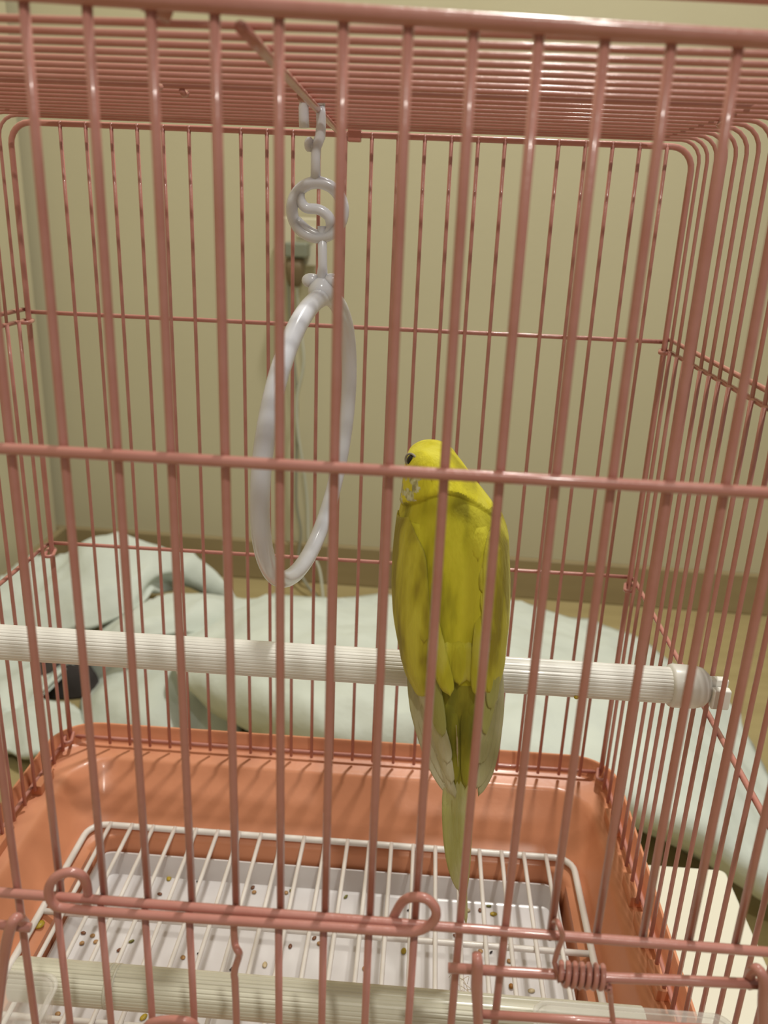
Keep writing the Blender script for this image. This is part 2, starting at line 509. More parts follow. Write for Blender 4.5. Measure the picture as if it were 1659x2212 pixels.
# front door: top wire with a loop at each end, hanging bars, lower edge
dw = [(0.1286, 0.0005, -0.2428), (0.1309, -0.002, -0.2344), (0.1309, -0.004, -0.2264), (0.1274, -0.005, -0.2239), (0.1232, -0.006, -0.2256), (0.1212, -0.0065, -0.2301), (0.1224, -0.0068, -0.2346), (0.1269, -0.0065, -0.2362), (0.1477, -0.006, -0.2368), (0.1782, -0.006, -0.2364), (0.2056, -0.006, -0.2359), (0.2247, -0.006, -0.2356), (0.2307, -0.0062, -0.2344), (0.2347, -0.0062, -0.2306), (0.2351, -0.006, -0.2264), (0.2324, -0.005, -0.2238), (0.2281, -0.004, -0.2245), (0.2253, -0.002, -0.2288), (0.2226, 0.0005, -0.2382)]
door = put('door', MB().tube(cr(dw, 6), 0.00145, 10), M['pink'], cage)
for k in range(9, 18):
    x = k * P_
    if k == 13:
        pts = [(x, -0.0035, -0.2385), (x, -0.0035, -0.2455), (x + 0.0006, -0.0045, -0.2478), (x + 0.0016, -0.006, -0.2478), (x + 0.0018, -0.005, -0.2500), (x + 0.0010, -0.0038, -0.2540), (x - 0.0003, -0.0035, -0.2600), (x, -0.0035, -0.2700), (x, -0.0035, -0.3400)]
        put('bar', MB().tube(cr(pts, 3), 0.00115, 8), M['pink'], door)
    else:
        put('bar', MB().tube([(x, -0.0035, -0.2375), (x, -0.0035, -0.29), (x, -0.0035, -0.34)], 0.00115, 8), M['pink'], door)
put('crossbar', xwire(0.1185, 0.233, -0.006, -0.30, 0.00145, 8), M['pink'], door)
put('crossbar', xwire(0.1185, 0.233, -0.006, -0.34, 0.00145, 8), M['pink'], door)
put('door_pull', MB().tube(cr([(0.1467, -0.006, -0.2835), (0.1496, -0.008, -0.2779), (0.1559, -0.009, -0.2745), (0.1624, -0.009, -0.2747), (0.1642, -0.006, -0.2821)], 5), 0.0014, 8), M['pink'], door)

# right feeder hatch: latch rod, posts and coil spring
put('latch_rod', MB().tube([(0.2402, -0.0045, -0.2496), (0.2584, -0.0045, -0.2492), (0.2883, -0.0045, -0.2484), (0.3125, -0.0045, -0.2471), (0.3318, -0.0045, -0.2463)], 0.00150, 10), M['pink'], cage)
put('hatch_post', MB().tube([(0.2479, -0.0075, -0.24), (0.2483, -0.0085, -0.2433), (0.2488, -0.008, -0.2519), (0.2499, -0.007, -0.2621), (0.2511, -0.0065, -0.274), (0.252, -0.0065, -0.2856)], [0.0014, 0.0017, 0.0018, 0.0016, 0.0015, 0.0015], 10), M['pink'], cage)
put('hatch_post', MB().tube(cr([(0.3296, -0.002, -0.2497), (0.3282, -0.004, -0.2426), (0.3286, -0.0065, -0.2387), (0.3305, -0.0075, -0.2419), (0.3322, -0.007, -0.2513), (0.3361, -0.0065, -0.2681)], 4), 0.0016, 10), M['pink'], cage)
put('hatch_rail', MB().tube([(0.2501, -0.0045, -0.267), (0.2809, -0.0045, -0.2662), (0.3086, -0.0045, -0.2658), (0.3372, -0.0045, -0.2652)], 0.00135, 10), M['pink'], cage)
sp = []
a0 = Vector((0.273, -0.0045, -0.2484))
a1 = Vector((0.2873, -0.0045, -0.2485))
sp += [(0.2703, -0.0008, -0.2328), (0.2704, -0.004, -0.2292), (0.2709, -0.0066, -0.2288), (0.2722, -0.0058, -0.2332), (0.2716, -0.0045, -0.2399), (0.2714, -0.0035, -0.2464)]
N_ = 7
hel = []
for i in range(N_ * 16 + 1):
    t = i / (N_ * 16)
    a = 2 * PI * i / 16 + PI
    c_ = a0 + (a1 - a0) * t
    hel.append(c_ + Vector((0, math.cos(a) * 0.0030, math.sin(a) * 0.0030 * -1)))
tail = [(0.2883, -0.006, -0.2527), (0.2899, -0.005, -0.2601), (0.2922, -0.0045, -0.2699)]
put('coil_spring', MB().tube(cr(sp, 5)[:-1] + hel + cr(tail, 5), 0.00085, 8), M['pink'], cage)
# left feeder hatch, mirrored
put('latch_rod', MB().tube([(0.0862, -0.0045, -0.247), (0.1036, -0.0045, -0.2466), (0.1131, -0.0045, -0.2469)], 0.0014, 10), M['pink'], cage)
put('hatch_post', MB().tube(cr([(0.1104, -0.003, -0.247), (0.1106, -0.0065, -0.2413), (0.1092, -0.008, -0.243), (0.1064, -0.008, -0.2522), (0.1028, -0.007, -0.2667), (0.0984, -0.0065, -0.2873)], 4), 0.0017, 10), M['pink'], cage)

# ------------------------------------------------------------------ white floor grate
GZ = -0.404
gr = empty('floor_grate', (0.18, 0.125, GZ), 'white wire floor grate inside the orange tray above the seed tray', 'grate')
g0, g1, gy0, gy1 = 0.0298, 0.3290, 0.0275, 0.2225
put('grate_frame', MB().tube(rrect(g0, g1, gy0, gy1, 0.011, GZ, 6), 0.00195, 10, closed=True), M['white_wire'], gr)
gb = MB().tube([(0, gy0 + (gy1 - gy0) * i / 6, GZ + 0.0016) for i in range(7)], 0.00128, 8).mesh('bar')
for k in range(21):
    put('bar', gb, M['white_wire'], gr, loc=(0.0428 + 0.0135 * k, 0, 0))
for y in (0.1530, 0.0900):
    put('crossbar', xwire(g0, g1, y, GZ - 0.0009, 0.0017, 8), M['white_wire'], gr)

# ------------------------------------------------------------------ white seed tray
SZ = -0.4325
stp = [(0.0420, 0.3180, 0.036, 0.2125, 0.006, SZ - 0.0045), (0.0385, 0.3195, 0.034, 0.2165, 0.007, -0.4190), (0.0395, 0.3185, 0.035, 0.2155, 0.007, -0.4190), (0.0432, 0.3165, 0.038, 0.2118, 0.005, SZ + 0.0006), (0.0445, 0.3150, 0.039, 0.2105, 0.005, SZ)]
stm = MB().loft([rrect(a, b, c, d, r, z, 5) for a, b, c, d, r, z in stp], True, True)
stray = put('seed_tray', stm, M['tray_white'], None)
e_ = stray.modifiers.new('edges', 'EDGE_SPLIT')
e_.split_angle = math.radians(40)
tag(stray, 'shiny white plastic tray below the grate, sprinkled with seed husks', 'tray')

# ------------------------------------------------------------------ perches
def ribbed(x0, x1, c, r, ribs=30, groove=0.00022):
    n = ribs * 4
    rings = []
    for x in [x0, x0 + 0.0003] + [x0 + (x1 - x0) * i / 4 for i in range(1, 4)] + [x1 - 0.0003, x1]:
        ring = []
        for k in range(n):
            a = 2 * PI * k / n
            rr_ = r - (groove if k % 4 == 0 else 0.0)
            ring.append((x, c[0] + rr_ * math.cos(a), c[1] + rr_ * math.sin(a)))
        rings.append(ring)
    return MB().loft(rings)
pc = (0.118, -0.2195)
perch = empty('perch', (0.175, pc[0], pc[1]), 'white ribbed plastic perch spanning the cage, the yellow bird sitting on it', 'perch', None)
po = put('rod', ribbed(0.004, 0.334, pc, 0.0076), M['perch'], perch, smooth=False)
def capm(xa, xb, c, s=1):
    prof = [(0, 0.0), (0, 0.0086), (0.0012, 0.0091), (0.010, 0.0090), (0.0135, 0.0082), (0.016, 0.006), (0.0165, 0.0)]
    rings = []
    for d, r in prof:
        rings.append([(xa + s * d, c[0] + max(r, 1e-5) * math.cos(2 * PI * k / 32), c[1] + max(r, 1e-5) * math.sin(2 * PI * k / 32)) for k in range(32)])
    return MB().loft(rings)
put('end_cap', capm(0.3325, 0, pc), M['perch'], perch)
put('end_cap', capm(0.0185, 0, pc, -1), M['perch'], perch)
for s, xx in ((1, 0.3485), (-1, 0.0025)):
    for dy, zz0, zz1 in ((-0.0055, -0.0060, 0.0030), (-0.0010, -0.0030, 0.0055)):
        put('clip_tab', MB().box(min(xx, xx + s * 0.0075), max(xx, xx + s * 0.0075), pc[0] + dy - 0.0019, pc[0] + dy + 0.0019, pc[1] + zz0, pc[1] + zz1), M['perch'], perch, smooth=False, bevel=0.0008)

pc2 = (0.040, -0.3210)
lp = empty('perch', (0.18, pc2[0], pc2[1]), 'cream ribbed perch low at the front, lying between the two clear cups', 'perch')
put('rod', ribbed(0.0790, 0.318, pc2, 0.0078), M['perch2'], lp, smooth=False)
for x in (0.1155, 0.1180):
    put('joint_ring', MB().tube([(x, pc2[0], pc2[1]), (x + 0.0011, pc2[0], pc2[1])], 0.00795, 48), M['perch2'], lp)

# ------------------------------------------------------------------ clear feeder cups
def cup(name, x0, x1, y0, y1, zt, zb, label, grp=None):
    root = empty(name, ((x0 + x1) / 2, (y0 + y1) / 2, zb), label, 'cup')
    t = 0.0011
    rings = []
    for dx, z in ((0.009, zb), (0.006, zb + 0.004), (0.0, zt - 0.003), (-0.0, zt), (t, zt), (t + 0.006, zb + 0.006), (0.011, zb + 0.0025)):
        rings.append(rrect(x0 + dx, x1 - dx, y0 + dx, y1 - dx, 0.0055, z, 6))
    put('cup_body', MB().loft(rings), M['clear'], root)
    rim = [rrect(x0 - a, x1 + a, y0 - a, y1 + a, 0.006, zt + z, 6) for a, z in ((0.0002, -0.001), (0.0012, -0.001), (0.0012, 0.0008), (0.0002, 0.0008), (0.0002, -0.001))]
    put('rim', MB().loft(rim, False, False), M['clear'], root)
    return root
cup('feeder_cup', 0.2745, 0.3420, 0.0035, 0.0290, -0.2995, -0.3580, 'clear plastic feeder cup at lower right behind the hatch wires')
cup('feeder_cup', 0.0300, 0.1020, 0.0035, 0.0290, -0.3060, -0.3600, 'clear plastic feeder cup at lower left, hiding the end of the low perch')

# ------------------------------------------------------------------ swing
sw = empty('swing', (0.1790, 0.163, 0.0), 'translucent white plastic ring swing hanging from the cage roof', 'swing')
al, be, R_ = math.radians(9.3), math.radians(4.2), 0.0617
hv = Vector((-math.sin(al), -math.cos(al), 0))
nv = Vector((math.cos(al), -math.sin(al), 0))
uv_ = Vector((0, 0, 1)) * math.cos(be) + nv * math.sin(be)
cc = Vector((0.1745, 0.158, -0.1326))
put('ring', MB().tube([cc + R_ * (math.cos(2 * PI * i / 96) * hv + math.sin(2 * PI * i / 96) * uv_) for i in range(96)], 0.0038, 20, closed=True), M['swing'], sw)
HY = 0.157
knob = MB()
knob.ball((0.1784, 0.157, -0.0686), 0.0058, (0.95, 1.1, 1.0), 12)
knob.ball((0.1742, 0.157, -0.0647), 0.0033, (1.2, 1, 0.9), 10)
knob.ball((0.1828, 0.157, -0.0643), 0.0033, (1.2, 1, 0.9), 10)
knob.tube([(0.1784, 0.157, -0.068), (0.1786, 0.157, -0.0645), (0.1789, 0.157, -0.0588), (0.1784, 0.157, -0.0433)], [0.0034, 0.0026, 0.0019, 0.0019], 14)
put('ring_clamp', knob, M['swing'], sw)
hk = MB()
hk.tube([(0.1756, 0.157, -0.0281), (0.1755, 0.157, -0.018), (0.1756, 0.157, -0.0143), (0.1772, 0.157, -0.0104), (0.1775, 0.157, -0.006), (0.1773, 0.157, -0.0022), (0.1771, 0.157, 0.0005)], [0.0021, 0.0019, 0.0021, 0.0021, 0.0019, 0.0019, 0.0018], 14)
hk.ball((0.1729, 0.157, -0.0134), 0.0020, (1, 1, 1.4), 10)
hk.tube([(0.1729, 0.157, -0.0134), (0.1758, 0.157, -0.0149)], 0.0018, 10)
hk.tube([(0.1709, 0.157, -0.0075), (0.1707, 0.157, -0.0041), (0.1706, 0.157, -0.0004), (0.171, 0.157, 0.0018), (0.1738, 0.157, 0.003), (0.1767, 0.157, 0.0021), (0.1772, 0.157, 0.0002)], 0.0020, 12)
put('hook', hk, M['swing'], sw)
dk = MB()
c0 = Vector((0.1765, 0.157, -0.0374))
rO = (Vector((0.1876, 0.157, -0.037)) - c0).length
dk.tube([c0 + Vector((math.cos(2 * PI * i / 48), 0, math.sin(2 * PI * i / 48))) * (rO - 0.0008) for i in range(48)], 0.0024, 12, closed=True)
q = rO
dk.tube(cr([c0 + Vector((-0.66 * q, 0, 0.62 * q)), c0 + Vector((-0.62 * q, 0, 0.30 * q)), c0 + Vector((-0.40 * q, 0, 0.06 * q)), c0 + Vector((0.05 * q, 0, 0.02 * q)), c0 + Vector((0.42 * q, 0, -0.22 * q)), c0 + Vector((0.46 * q, 0, -0.62 * q)), c0 + Vector((0.15 * q, 0, -0.86 * q)), c0 + Vector((-0.3 * q, 0, -0.74 * q)), c0 + Vector((-0.78 * q, 0, -0.38 * q))], 5), 0.0021, 12)
put('disc', dk, M['swing'], sw)

# ------------------------------------------------------------------ the budgerigar
BODY = [(-0.11835, 0.22705, 0.00305, 0.11, 0.004), (-0.1196, 0.227, 0.0059, 0.11, 0.01), (-0.12155, 0.22715, 0.00835, 0.11, 0.0135), (-0.12425, 0.22775, 0.01005, 0.11, 0.0155), (-0.12785, 0.229, 0.0118, 0.11, 0.0165), (-0.1322, 0.23065, 0.01365, 0.1095, 0.0175), (-0.1366, 0.2325, 0.0156, 0.109, 0.0185), (-0.14095, 0.2341, 0.0175, 0.1085, 0.0195), (-0.14635, 0.2356, 0.0196, 0.108, 0.0205), (-0.1526, 0.23665, 0.02125, 0.107, 0.0212), (-0.1616, 0.23715, 0.02195, 0.1055, 0.0212), (-0.17245, 0.23775, 0.02235, 0.1035, 0.0205), (-0.1829, 0.23855, 0.02205, 0.1005, 0.019), (-0.1934, 0.2395, 0.0209, 0.0975, 0.0165), (-0.2025, 0.2406, 0.0195, 0.0955, 0.014), (-0.21175, 0.2422, 0.0168, 0.0938, 0.0115), (-0.22115, 0.24365, 0.01365, 0.0922, 0.0092), (-0.2327, 0.24465, 0.01035, 0.0903, 0.007), (-0.2444, 0.24585, 0.00765, 0.0885, 0.005), (-0.2545, 0.2468, 0.0059, 0.0872, 0.0035), (-0.2616, 0.24725, 0.00465, 0.0862, 0.0018)]
bird = empty('budgerigar', (0.236, 0.118, -0.212), 'yellow budgerigar perched with its back to the viewer, head turned left', 'bird')
BZ = [b[0] for b in BODY]
def bodyp(z):
    if z >= BZ[0]: return BODY[0][1:]
    if z <= BZ[-1]: return BODY[-1][1:]
    for i in range(len(BZ) - 1):
        if BZ[i] >= z >= BZ[i + 1]:
            t = (BZ[i] - z) / (BZ[i] - BZ[i + 1])
            return [BODY[i][j] * (1 - t) + BODY[i + 1][j] * t for j in (1, 2, 3, 4)]
def surf_y(x, z):
    xc, hw, yc, hd = bodyp(z)
    t = min(0.995, abs(x - xc) / max(hw, 1e-4))
    return yc - hd * (1 - t ** 2.2) ** (1 / 2.2)
def collar_z(x):
    t = (x - 0.2335) / 0.019
    return COL0 - 0.0105 * min(1.6, abs(t)) ** 1.6
COL0 = (0.2325, 0.09234, -0.1316)[2]
b_ = MB()
ztop, zbot = BZ[0] + 0.0006, BZ[-1]
# smooth the table a little by catmull interpolation over row index
tabl = cr([(b[1], b[2], b[0]) for b in BODY], 9)
tab2 = cr([(b[3], b[4], b[0]) for b in BODY], 9)
rings = []
NS = 112
rings.append([(tabl[0].x + 0.001 * math.cos(2 * PI * k / NS), tab2[0].x + 0.001 * math.sin(2 * PI * k / NS), tabl[0].z + 0.0008) for k in range(NS)])
for A, B in zip(tabl, tab2):
    ring = []
    for k in range(NS):
        a = 2 * PI * k / NS
        ca, sa = math.cos(a), math.sin(a)
        e = 2 / 2.2
        x = A.x + A.y * math.copysign(abs(ca) ** e, ca)
        y = B.x + B.y * math.copysign(abs(sa) ** e, sa)
        z = A.z
        # feather hood of the head lies over the mantle: a soft step along an arched line
        d = z - collar_z(x)
        st = 0.0
        if sa < 0.35:
            wgt = min(1, (0.35 - sa) / 0.5)
            if d > -0.001:
                st = 0.0009 * math.exp(-max(d, 0) / 0.010) * min(1, (d + 0.001) / 0.0016)
            else:
                st = -0.0007 * math.exp((d + 0.001) / 0.006)
            st *= wgt
        nz = noise.noise(Vector((x * 240, y * 240, z * 90))) * 0.00022 + noise.noise(Vector((x * 90, y * 90, z * 40 + 5))) * 0.0005
        if z < zbot + 0.03: nz *= 0.4
        ux, uy = ca, sa
        ring.append((x + ux * (st + nz), y + uy * (st + nz), z))
    rings.append(ring)
b_.loft(rings)
body = put('body', b_, M['pl_back'], bird)
# several plumage colours on the one body mesh
for nm in ('pl_head', 'pl_rump', 'pl_cheek'):
    body.data.materials.append(M[nm])
ZR = (0.2414, 0.08164, -0.2041)[2]
for p in body.data.polygons:
    c_ = p.center
    nn = noise.noise(c_ * 400) * 0.0012
    if c_.z + nn > collar_z(c_.x):
        p.material_index = 1
        if c_.x < (0.2235, 0.09358, -0.1348)[0] + nn * 2 and (0.2187, 0.10105, -0.128)[2] > c_.z > (0.2195, 0.09636, -0.1423)[2] and c_.y < 0.118 and noise.noise(c_ * 300) > -0.12:
            p.material_index = 3
    elif c_.z + nn < ZR:
        p.material_index = 2

# eye, beak, cere
ex = Vector((0.2198, 0.10069, -0.1233))
put('eye', MB().ball(ex + Vector((0.0003, 0.0012, 0)), 0.0023, (0.85, 0.75, 1.0), 14), M['eye'], bird)
er = []
for i in range(24):
    a = 2 * PI * i / 24
    er.append(ex + Vector((0.0021 * math.cos(a), 0.0006 - 0.0021 * math.cos(a) * 0.9  + 0.0004, 0.0026 * math.sin(a))))
put('eye_ring', MB().tube(er, 0.00042, 8, closed=True), M['eyering'], bird)
bk = MB()
bk.tube(cr([(0.2250, 0.1225, ex.z - 0.007), (0.2238, 0.1280, ex.z - 0.0085), (0.2232, 0.1300, ex.z - 0.0115), (0.2238, 0.1290, ex.z - 0.0145)], 6), [0.0042 - 0.0039 * (i / 18) ** 1.4 for i in range(19)], 14)
put('beak', bk, M['beak'], bird)

def blade(path, w0, bow=0.0006, lift=0.0, tip=0.75, nseg=14, nk=7, root=0.55, follow=True, yoff=0.0, sink=0.0):
    """one feather vane: rounded tip, raised shaft, camber; thin closed shell. path in world points"""
    pts = cr(path, max(3, nseg // max(1, len(path) - 1)))
    L = len(pts)
    top, bot = [], []
    for i, p in enumerate(pts):
        t = i / (L - 1)
        wv = w0 * (root + (1 - root) * min(1, t / 0.35))
        if t > tip:
            s_ = (t - tip) / (1 - tip)
            wv *= math.sqrt(max(0.0, 1 - s_ ** 2.2)) * 0.98 + 0.02
        tg = (pts[min(i + 1, L - 1)] - pts[max(i - 1, 0)]).normalized()
        side = tg.cross(Vector((0, -1, 0.15))).normalized()
        rt_, rb_ = [], []
        for k in range(nk):
            u = -1 + 2 * k / (nk - 1)
            q = p + side * (u * wv)
            if follow:
                y = min(surf_y(q.x, q.z), p.y + 0.006) if q.z > BZ[-1] else p.y
                q.y = y
            q.y += yoff + sink * max(0.0, 1 - t / 0.28) - lift * (0.35 + 0.65 * t) + bow * u * u - (0.00022 if abs(u) < 0.05 else 0)
            rt_.append(q.copy())
            rb_.append(q + Vector((0, 0.00022, 0)))
        top.append(rt_ + rb_[::-1])
    return top

def add_blade(mb, *a, **k):
    rings_ = blade(*a, **k)
    mb.loft(rings_)
    return mb

PXM = 0.000195     # metres per photo-scale unit at the bird, used only for feather widths
def feather(name, m, parent, path, wpx, **k):
    mb = MB()
    k.setdefault('sink', 0.0030)
    k.setdefault('root', 0.45)
    add_blade(mb, path, wpx * PXM / 2, **k)
    return put(name, mb, m, parent)

# tail
tails = [([(0.2432, 0.08326, -0.2301), (0.2431, 0.08419, -0.2525), (0.2444, 0.0835, -0.2722), (0.2468, 0.0815, -0.2865), (0.2503, 0.0795, -0.2999)], 34, 'pl_tail', 0.0010),
         ([(0.248, 0.08352, -0.2299), (0.2497, 0.08405, -0.2518), (0.2504, 0.0838, -0.2719), (0.2508, 0.0818, -0.2864), (0.2517, 0.0797, -0.3024)], 34, 'pl_tail', 0.0010),
         ([(0.2447, 0.08341, -0.2386), (0.246, 0.08365, -0.2518), (0.247, 0.0835, -0.2719), (0.2492, 0.0812, -0.2884), (0.2523, 0.079, -0.3065)], 24, 'pl_tail', 0.0012),
         ([(0.2463, 0.08345, -0.2407), (0.2474, 0.08367, -0.2517), (0.2487, 0.0835, -0.2718), (0.2505, 0.0812, -0.2907), (0.2539, 0.0783, -0.3155)], 20, 'pl_tail', 0.0015)]
for path, w_, mt, lf in tails:
    feather('tail_feather', M[mt], bird, [(p_[0] - 0.0008, p_[1], p_[2]) for p_ in path], w_ * 0.92, lift=lf, tip=0.64, nseg=24, bow=0.0004)

# folded wings: a covert shell each, flight feathers as sub-parts
def wing(side, shell_px, prim, sec):
    rows_ = []
    for (inner, outer) in shell_px:
        row = []
        for k in range(13):
            t = k / 12
            # outer edge wraps round the flank
            x = inner[0] + (outer[0] - inner[0]) * t
            z = inner[2] + (outer[2] - inner[2]) * t
            row.append(Vector((x, 0, z)))
        rows_.append(row)
    cols = []
    for k in range(13):
        cols.append(cr([r[k] for r in rows_], 8))
    G = []
    for i in range(len(cols[0])):
        row = []
        v_ = i / (len(cols[0]) - 1)
        for k in range(13):
            p = cols[k][i].copy()
            t = k / 12
            xc, hw, yc, hd = bodyp(p.z)
            y = surf_y(p.x, p.z)
            th = 0.0012 * math.sin(PI * min(1, 0.12 + t * 0.75)) * min(1, v_ * 5)
            n_ = noise.noise(Vector((p.x * 260, 3, p.z * 110))) * 0.0004
            p.y = y - th - n_ * min(1, v_ * 5) - 0.0002 + 0.0012 * max(0, 1 - v_ * 9)
            row.append(p)
        # wrap two more columns round the side
        e = row[-1]
        sgn = 1 if side > 0 else -1
        row.append(Vector((e.x + sgn * 0.0010, e.y + 0.0030, e.z)))
        row.append(Vector((e.x + sgn * 0.0008, e.y + 0.0075, e.z)))
        G.append(row)
    mb = MB()
    mb.grid(G)
    wg = put('wing', mb, M['pl_wing'], bird)
    sol = wg.modifiers.new('thickness', 'SOLIDIFY')
    sol.thickness = 0.0008
    sol.offset = 0
    for path, w_, mt, lf in prim:
        feather('flight_feather', M[mt], wg, path, w_, lift=lf, tip=0.6, nseg=21, bow=0.0003)
    for path, w_, mt, lf in sec:
        feather('covert_feather', M[mt], wg, path, w_, lift=lf, tip=0.62, nseg=14, bow=0.0006)
    return wg
lw = wing(-1,
     [((0.2203, 0.09497, -0.1432), (0.2167, 0.10186, -0.1459)), ((0.2228, 0.09135, -0.1475), (0.2163, 0.10049, -0.1514)), ((0.2269, 0.08728, -0.1548), (0.2159, 0.09949, -0.1605)), ((0.2287, 0.08497, -0.1666), (0.2162, 0.09718, -0.173)), ((0.2303, 0.08305, -0.1788), (0.2176, 0.09473, -0.1855)), ((0.2318, 0.08196, -0.1896), (0.2201, 0.09167, -0.1957)), ((0.2332, 0.08203, -0.1994), (0.2227, 0.09388, -0.207)), ((0.2341, 0.08281, -0.2078), (0.2264, 0.09269, -0.2143))],
     [([(0.2227, 0.08722, -0.1951), (0.2256, 0.0905, -0.2152), (0.2304, 0.088, -0.2323), (0.2371, 0.0855, -0.2484), (0.2447, 0.0838, -0.2605)], 27, 'pl_flight', 0.0004),
      ([(0.2245, 0.08536, -0.194), (0.2284, 0.0893, -0.2163), (0.2334, 0.0868, -0.2333), (0.2394, 0.085, -0.2468), (0.2448, 0.0836, -0.2568)], 32, 'pl_flight', 0.0010),
      ([(0.2265, 0.08395, -0.1911), (0.2301, 0.088, -0.2133), (0.2343, 0.0862, -0.2286), (0.2393, 0.0847, -0.24), (0.2429, 0.0838, -0.25)], 34, 'pl_flight', 0.0015),
      ([(0.2281, 0.0832, -0.1886), (0.2311, 0.0868, -0.2084), (0.2346, 0.0855, -0.2218), (0.2385, 0.0845, -0.2335), (0.2406, 0.0838, -0.2403)], 34, 'pl_flight', 0.0020),
      ([(0.2292, 0.08284, -0.1845), (0.2315, 0.08251, -0.1998), (0.2345, 0.0852, -0.2153), (0.2377, 0.0842, -0.228)], 34, 'pl_tail', 0.0024)],
     [([(0.2241, 0.08642, -0.1732), (0.2251, 0.08476, -0.1857), (0.227, 0.08414, -0.1971), (0.229, 0.08417, -0.2045)], 28, 'pl_wing', 0.0014),
      ([(0.2274, 0.08462, -0.174), (0.2287, 0.08298, -0.1865), (0.2305, 0.08266, -0.1979), (0.2326, 0.08303, -0.2064)], 34, 'pl_wing', 0.0020),
      ([(0.2299, 0.08404, -0.1717), (0.2324, 0.08194, -0.1857), (0.2362, 0.08149, -0.1988), (0.2394, 0.082, -0.2077)], 34, 'pl_bright', 0.0034),
      ([(0.2206, 0.09078, -0.1603), (0.2209, 0.08903, -0.1728), (0.2221, 0.08701, -0.1823), (0.2236, 0.08588, -0.1894)], 30, 'pl_wing', 0.0016),
      ([(0.2249, 0.08766, -0.1588), (0.2255, 0.08585, -0.171), (0.2269, 0.08407, -0.1805), (0.2284, 0.08309, -0.1875)], 32, 'pl_wing', 0.0020)])
rw = wing(1,
     [((0.2524, 0.10113, -0.1435), (0.2547, 0.10683, -0.1454)), ((0.2498, 0.09288, -0.1464), (0.2567, 0.10407, -0.1502)), ((0.2482, 0.08826, -0.1538), (0.2576, 0.09887, -0.1576)), ((0.2486, 0.08608, -0.1658), (0.2589, 0.09691, -0.17)), ((0.2491, 0.08421, -0.178), (0.2594, 0.09366, -0.1821)), ((0.2499, 0.08311, -0.1889), (0.259, 0.09086, -0.1925)), ((0.251, 0.0832, -0.1987), (0.2587, 0.08961, -0.2019)), ((0.252, 0.08385, -0.207), (0.257, 0.08757, -0.2089))],
     [([(0.2575, 0.08828, -0.1932), (0.2591, 0.0905, -0.2126), (0.259, 0.088, -0.23), (0.2574, 0.0855, -0.2457), (0.2541, 0.0838, -0.2575)], 24, 'pl_flight', 0.0004),
      ([(0.2563, 0.08697, -0.1926), (0.2575, 0.0893, -0.2141), (0.257, 0.0868, -0.2314), (0.2555, 0.085, -0.2454), (0.2531, 0.0836, -0.2538)], 28, 'pl_flight', 0.0010),
      ([(0.255, 0.08605, -0.1902), (0.256, 0.088, -0.2093), (0.2557, 0.0862, -0.2227), (0.2549, 0.0847, -0.2344), (0.2541, 0.0838, -0.2425)], 30, 'pl_flight', 0.0015),
      ([(0.2537, 0.08531, -0.1879), (0.2548, 0.0868, -0.2046), (0.2548, 0.0855, -0.216), (0.2548, 0.0845, -0.2279)], 28, 'pl_tail', 0.0020),
      ([(0.2542, 0.08609, -0.1844), (0.2553, 0.08577, -0.1979), (0.2558, 0.086, -0.2081), (0.256, 0.085, -0.2156)], 28, 'pl_tail', 0.0026)],
     [([(0.2555, 0.08993, -0.1728), (0.2565, 0.08817, -0.1853), (0.257, 0.08747, -0.1967), (0.2571, 0.0875, -0.2058)], 26, 'pl_wing', 0.0014),
      ([(0.2523, 0.08691, -0.1734), (0.2528, 0.08493, -0.1858), (0.2534, 0.08444, -0.1973), (0.2538, 0.08479, -0.2071)], 28, 'pl_wing', 0.0020),
      ([(0.2482, 0.08508, -0.171), (0.2489, 0.08304, -0.1851), (0.2492, 0.08254, -0.1985), (0.2496, 0.083, -0.2079)], 28, 'pl_bright', 0.0034),
      ([(0.2553, 0.0933, -0.1592), (0.2566, 0.09165, -0.1716), (0.2569, 0.08947, -0.1811), (0.2571, 0.08846, -0.1884)], 26, 'pl_wing', 0.0016),
      ([(0.2508, 0.08903, -0.1577), (0.2517, 0.08719, -0.1698), (0.2522, 0.08556, -0.1795), (0.2525, 0.08465, -0.1867)], 28, 'pl_wing', 0.0020)])
# lower mantle fringe over the rump, rump coverts
for path, w_, mt, lf in [([(0.2366, 0.08152, -0.1833), (0.2373, 0.08109, -0.1926), (0.238, 0.0816, -0.2027)], 36, 'pl_bright', 0.0018), ([(0.2408, 0.08155, -0.183), (0.2416, 0.08111, -0.1923), (0.2425, 0.08159, -0.2032)], 38, 'pl_bright', 0.0021), ([(0.2446, 0.08201, -0.1829), (0.2454, 0.08154, -0.1923), (0.2463, 0.08191, -0.2019)], 34, 'pl_bright', 0.0018)]:
    feather('mantle_feather', M[mt], bird, path, w_, lift=lf, tip=0.7)
for path, w_, mt, lf in [([(0.2371, 0.08191, -0.205), (0.2396, 0.08334, -0.222), (0.242, 0.08373, -0.2391)], 30, 'pl_rump', 0.0008), ([(0.2493, 0.08274, -0.2046), (0.2496, 0.08371, -0.2215), (0.2498, 0.08405, -0.2387)], 34, 'pl_rump', 0.0008), ([(0.24, 0.08209, -0.2089), (0.2418, 0.0833, -0.2281), (0.2444, 0.08374, -0.2498)], 26, 'pl_rump', 0.0012), ([(0.2461, 0.0823, -0.2086), (0.2475, 0.08339, -0.2277), (0.2485, 0.08378, -0.2517)], 28, 'pl_rump', 0.0013)]:
    feather('rump_feather', M[mt], bird, path, w_, lift=lf, tip=0.5)
sh = put('feather_shaft', MB().tube(cr([(0.2426, 0.08303, -0.2216), (0.2434, 0.08319, -0.2279), (0.244, 0.08334, -0.2344), (0.2447, 0.08345, -0.2408)], 4), [0.00012] * 4 + [0.00035] * 5 + [0.00012] * 4, 6), M['seed_pale'], bird)
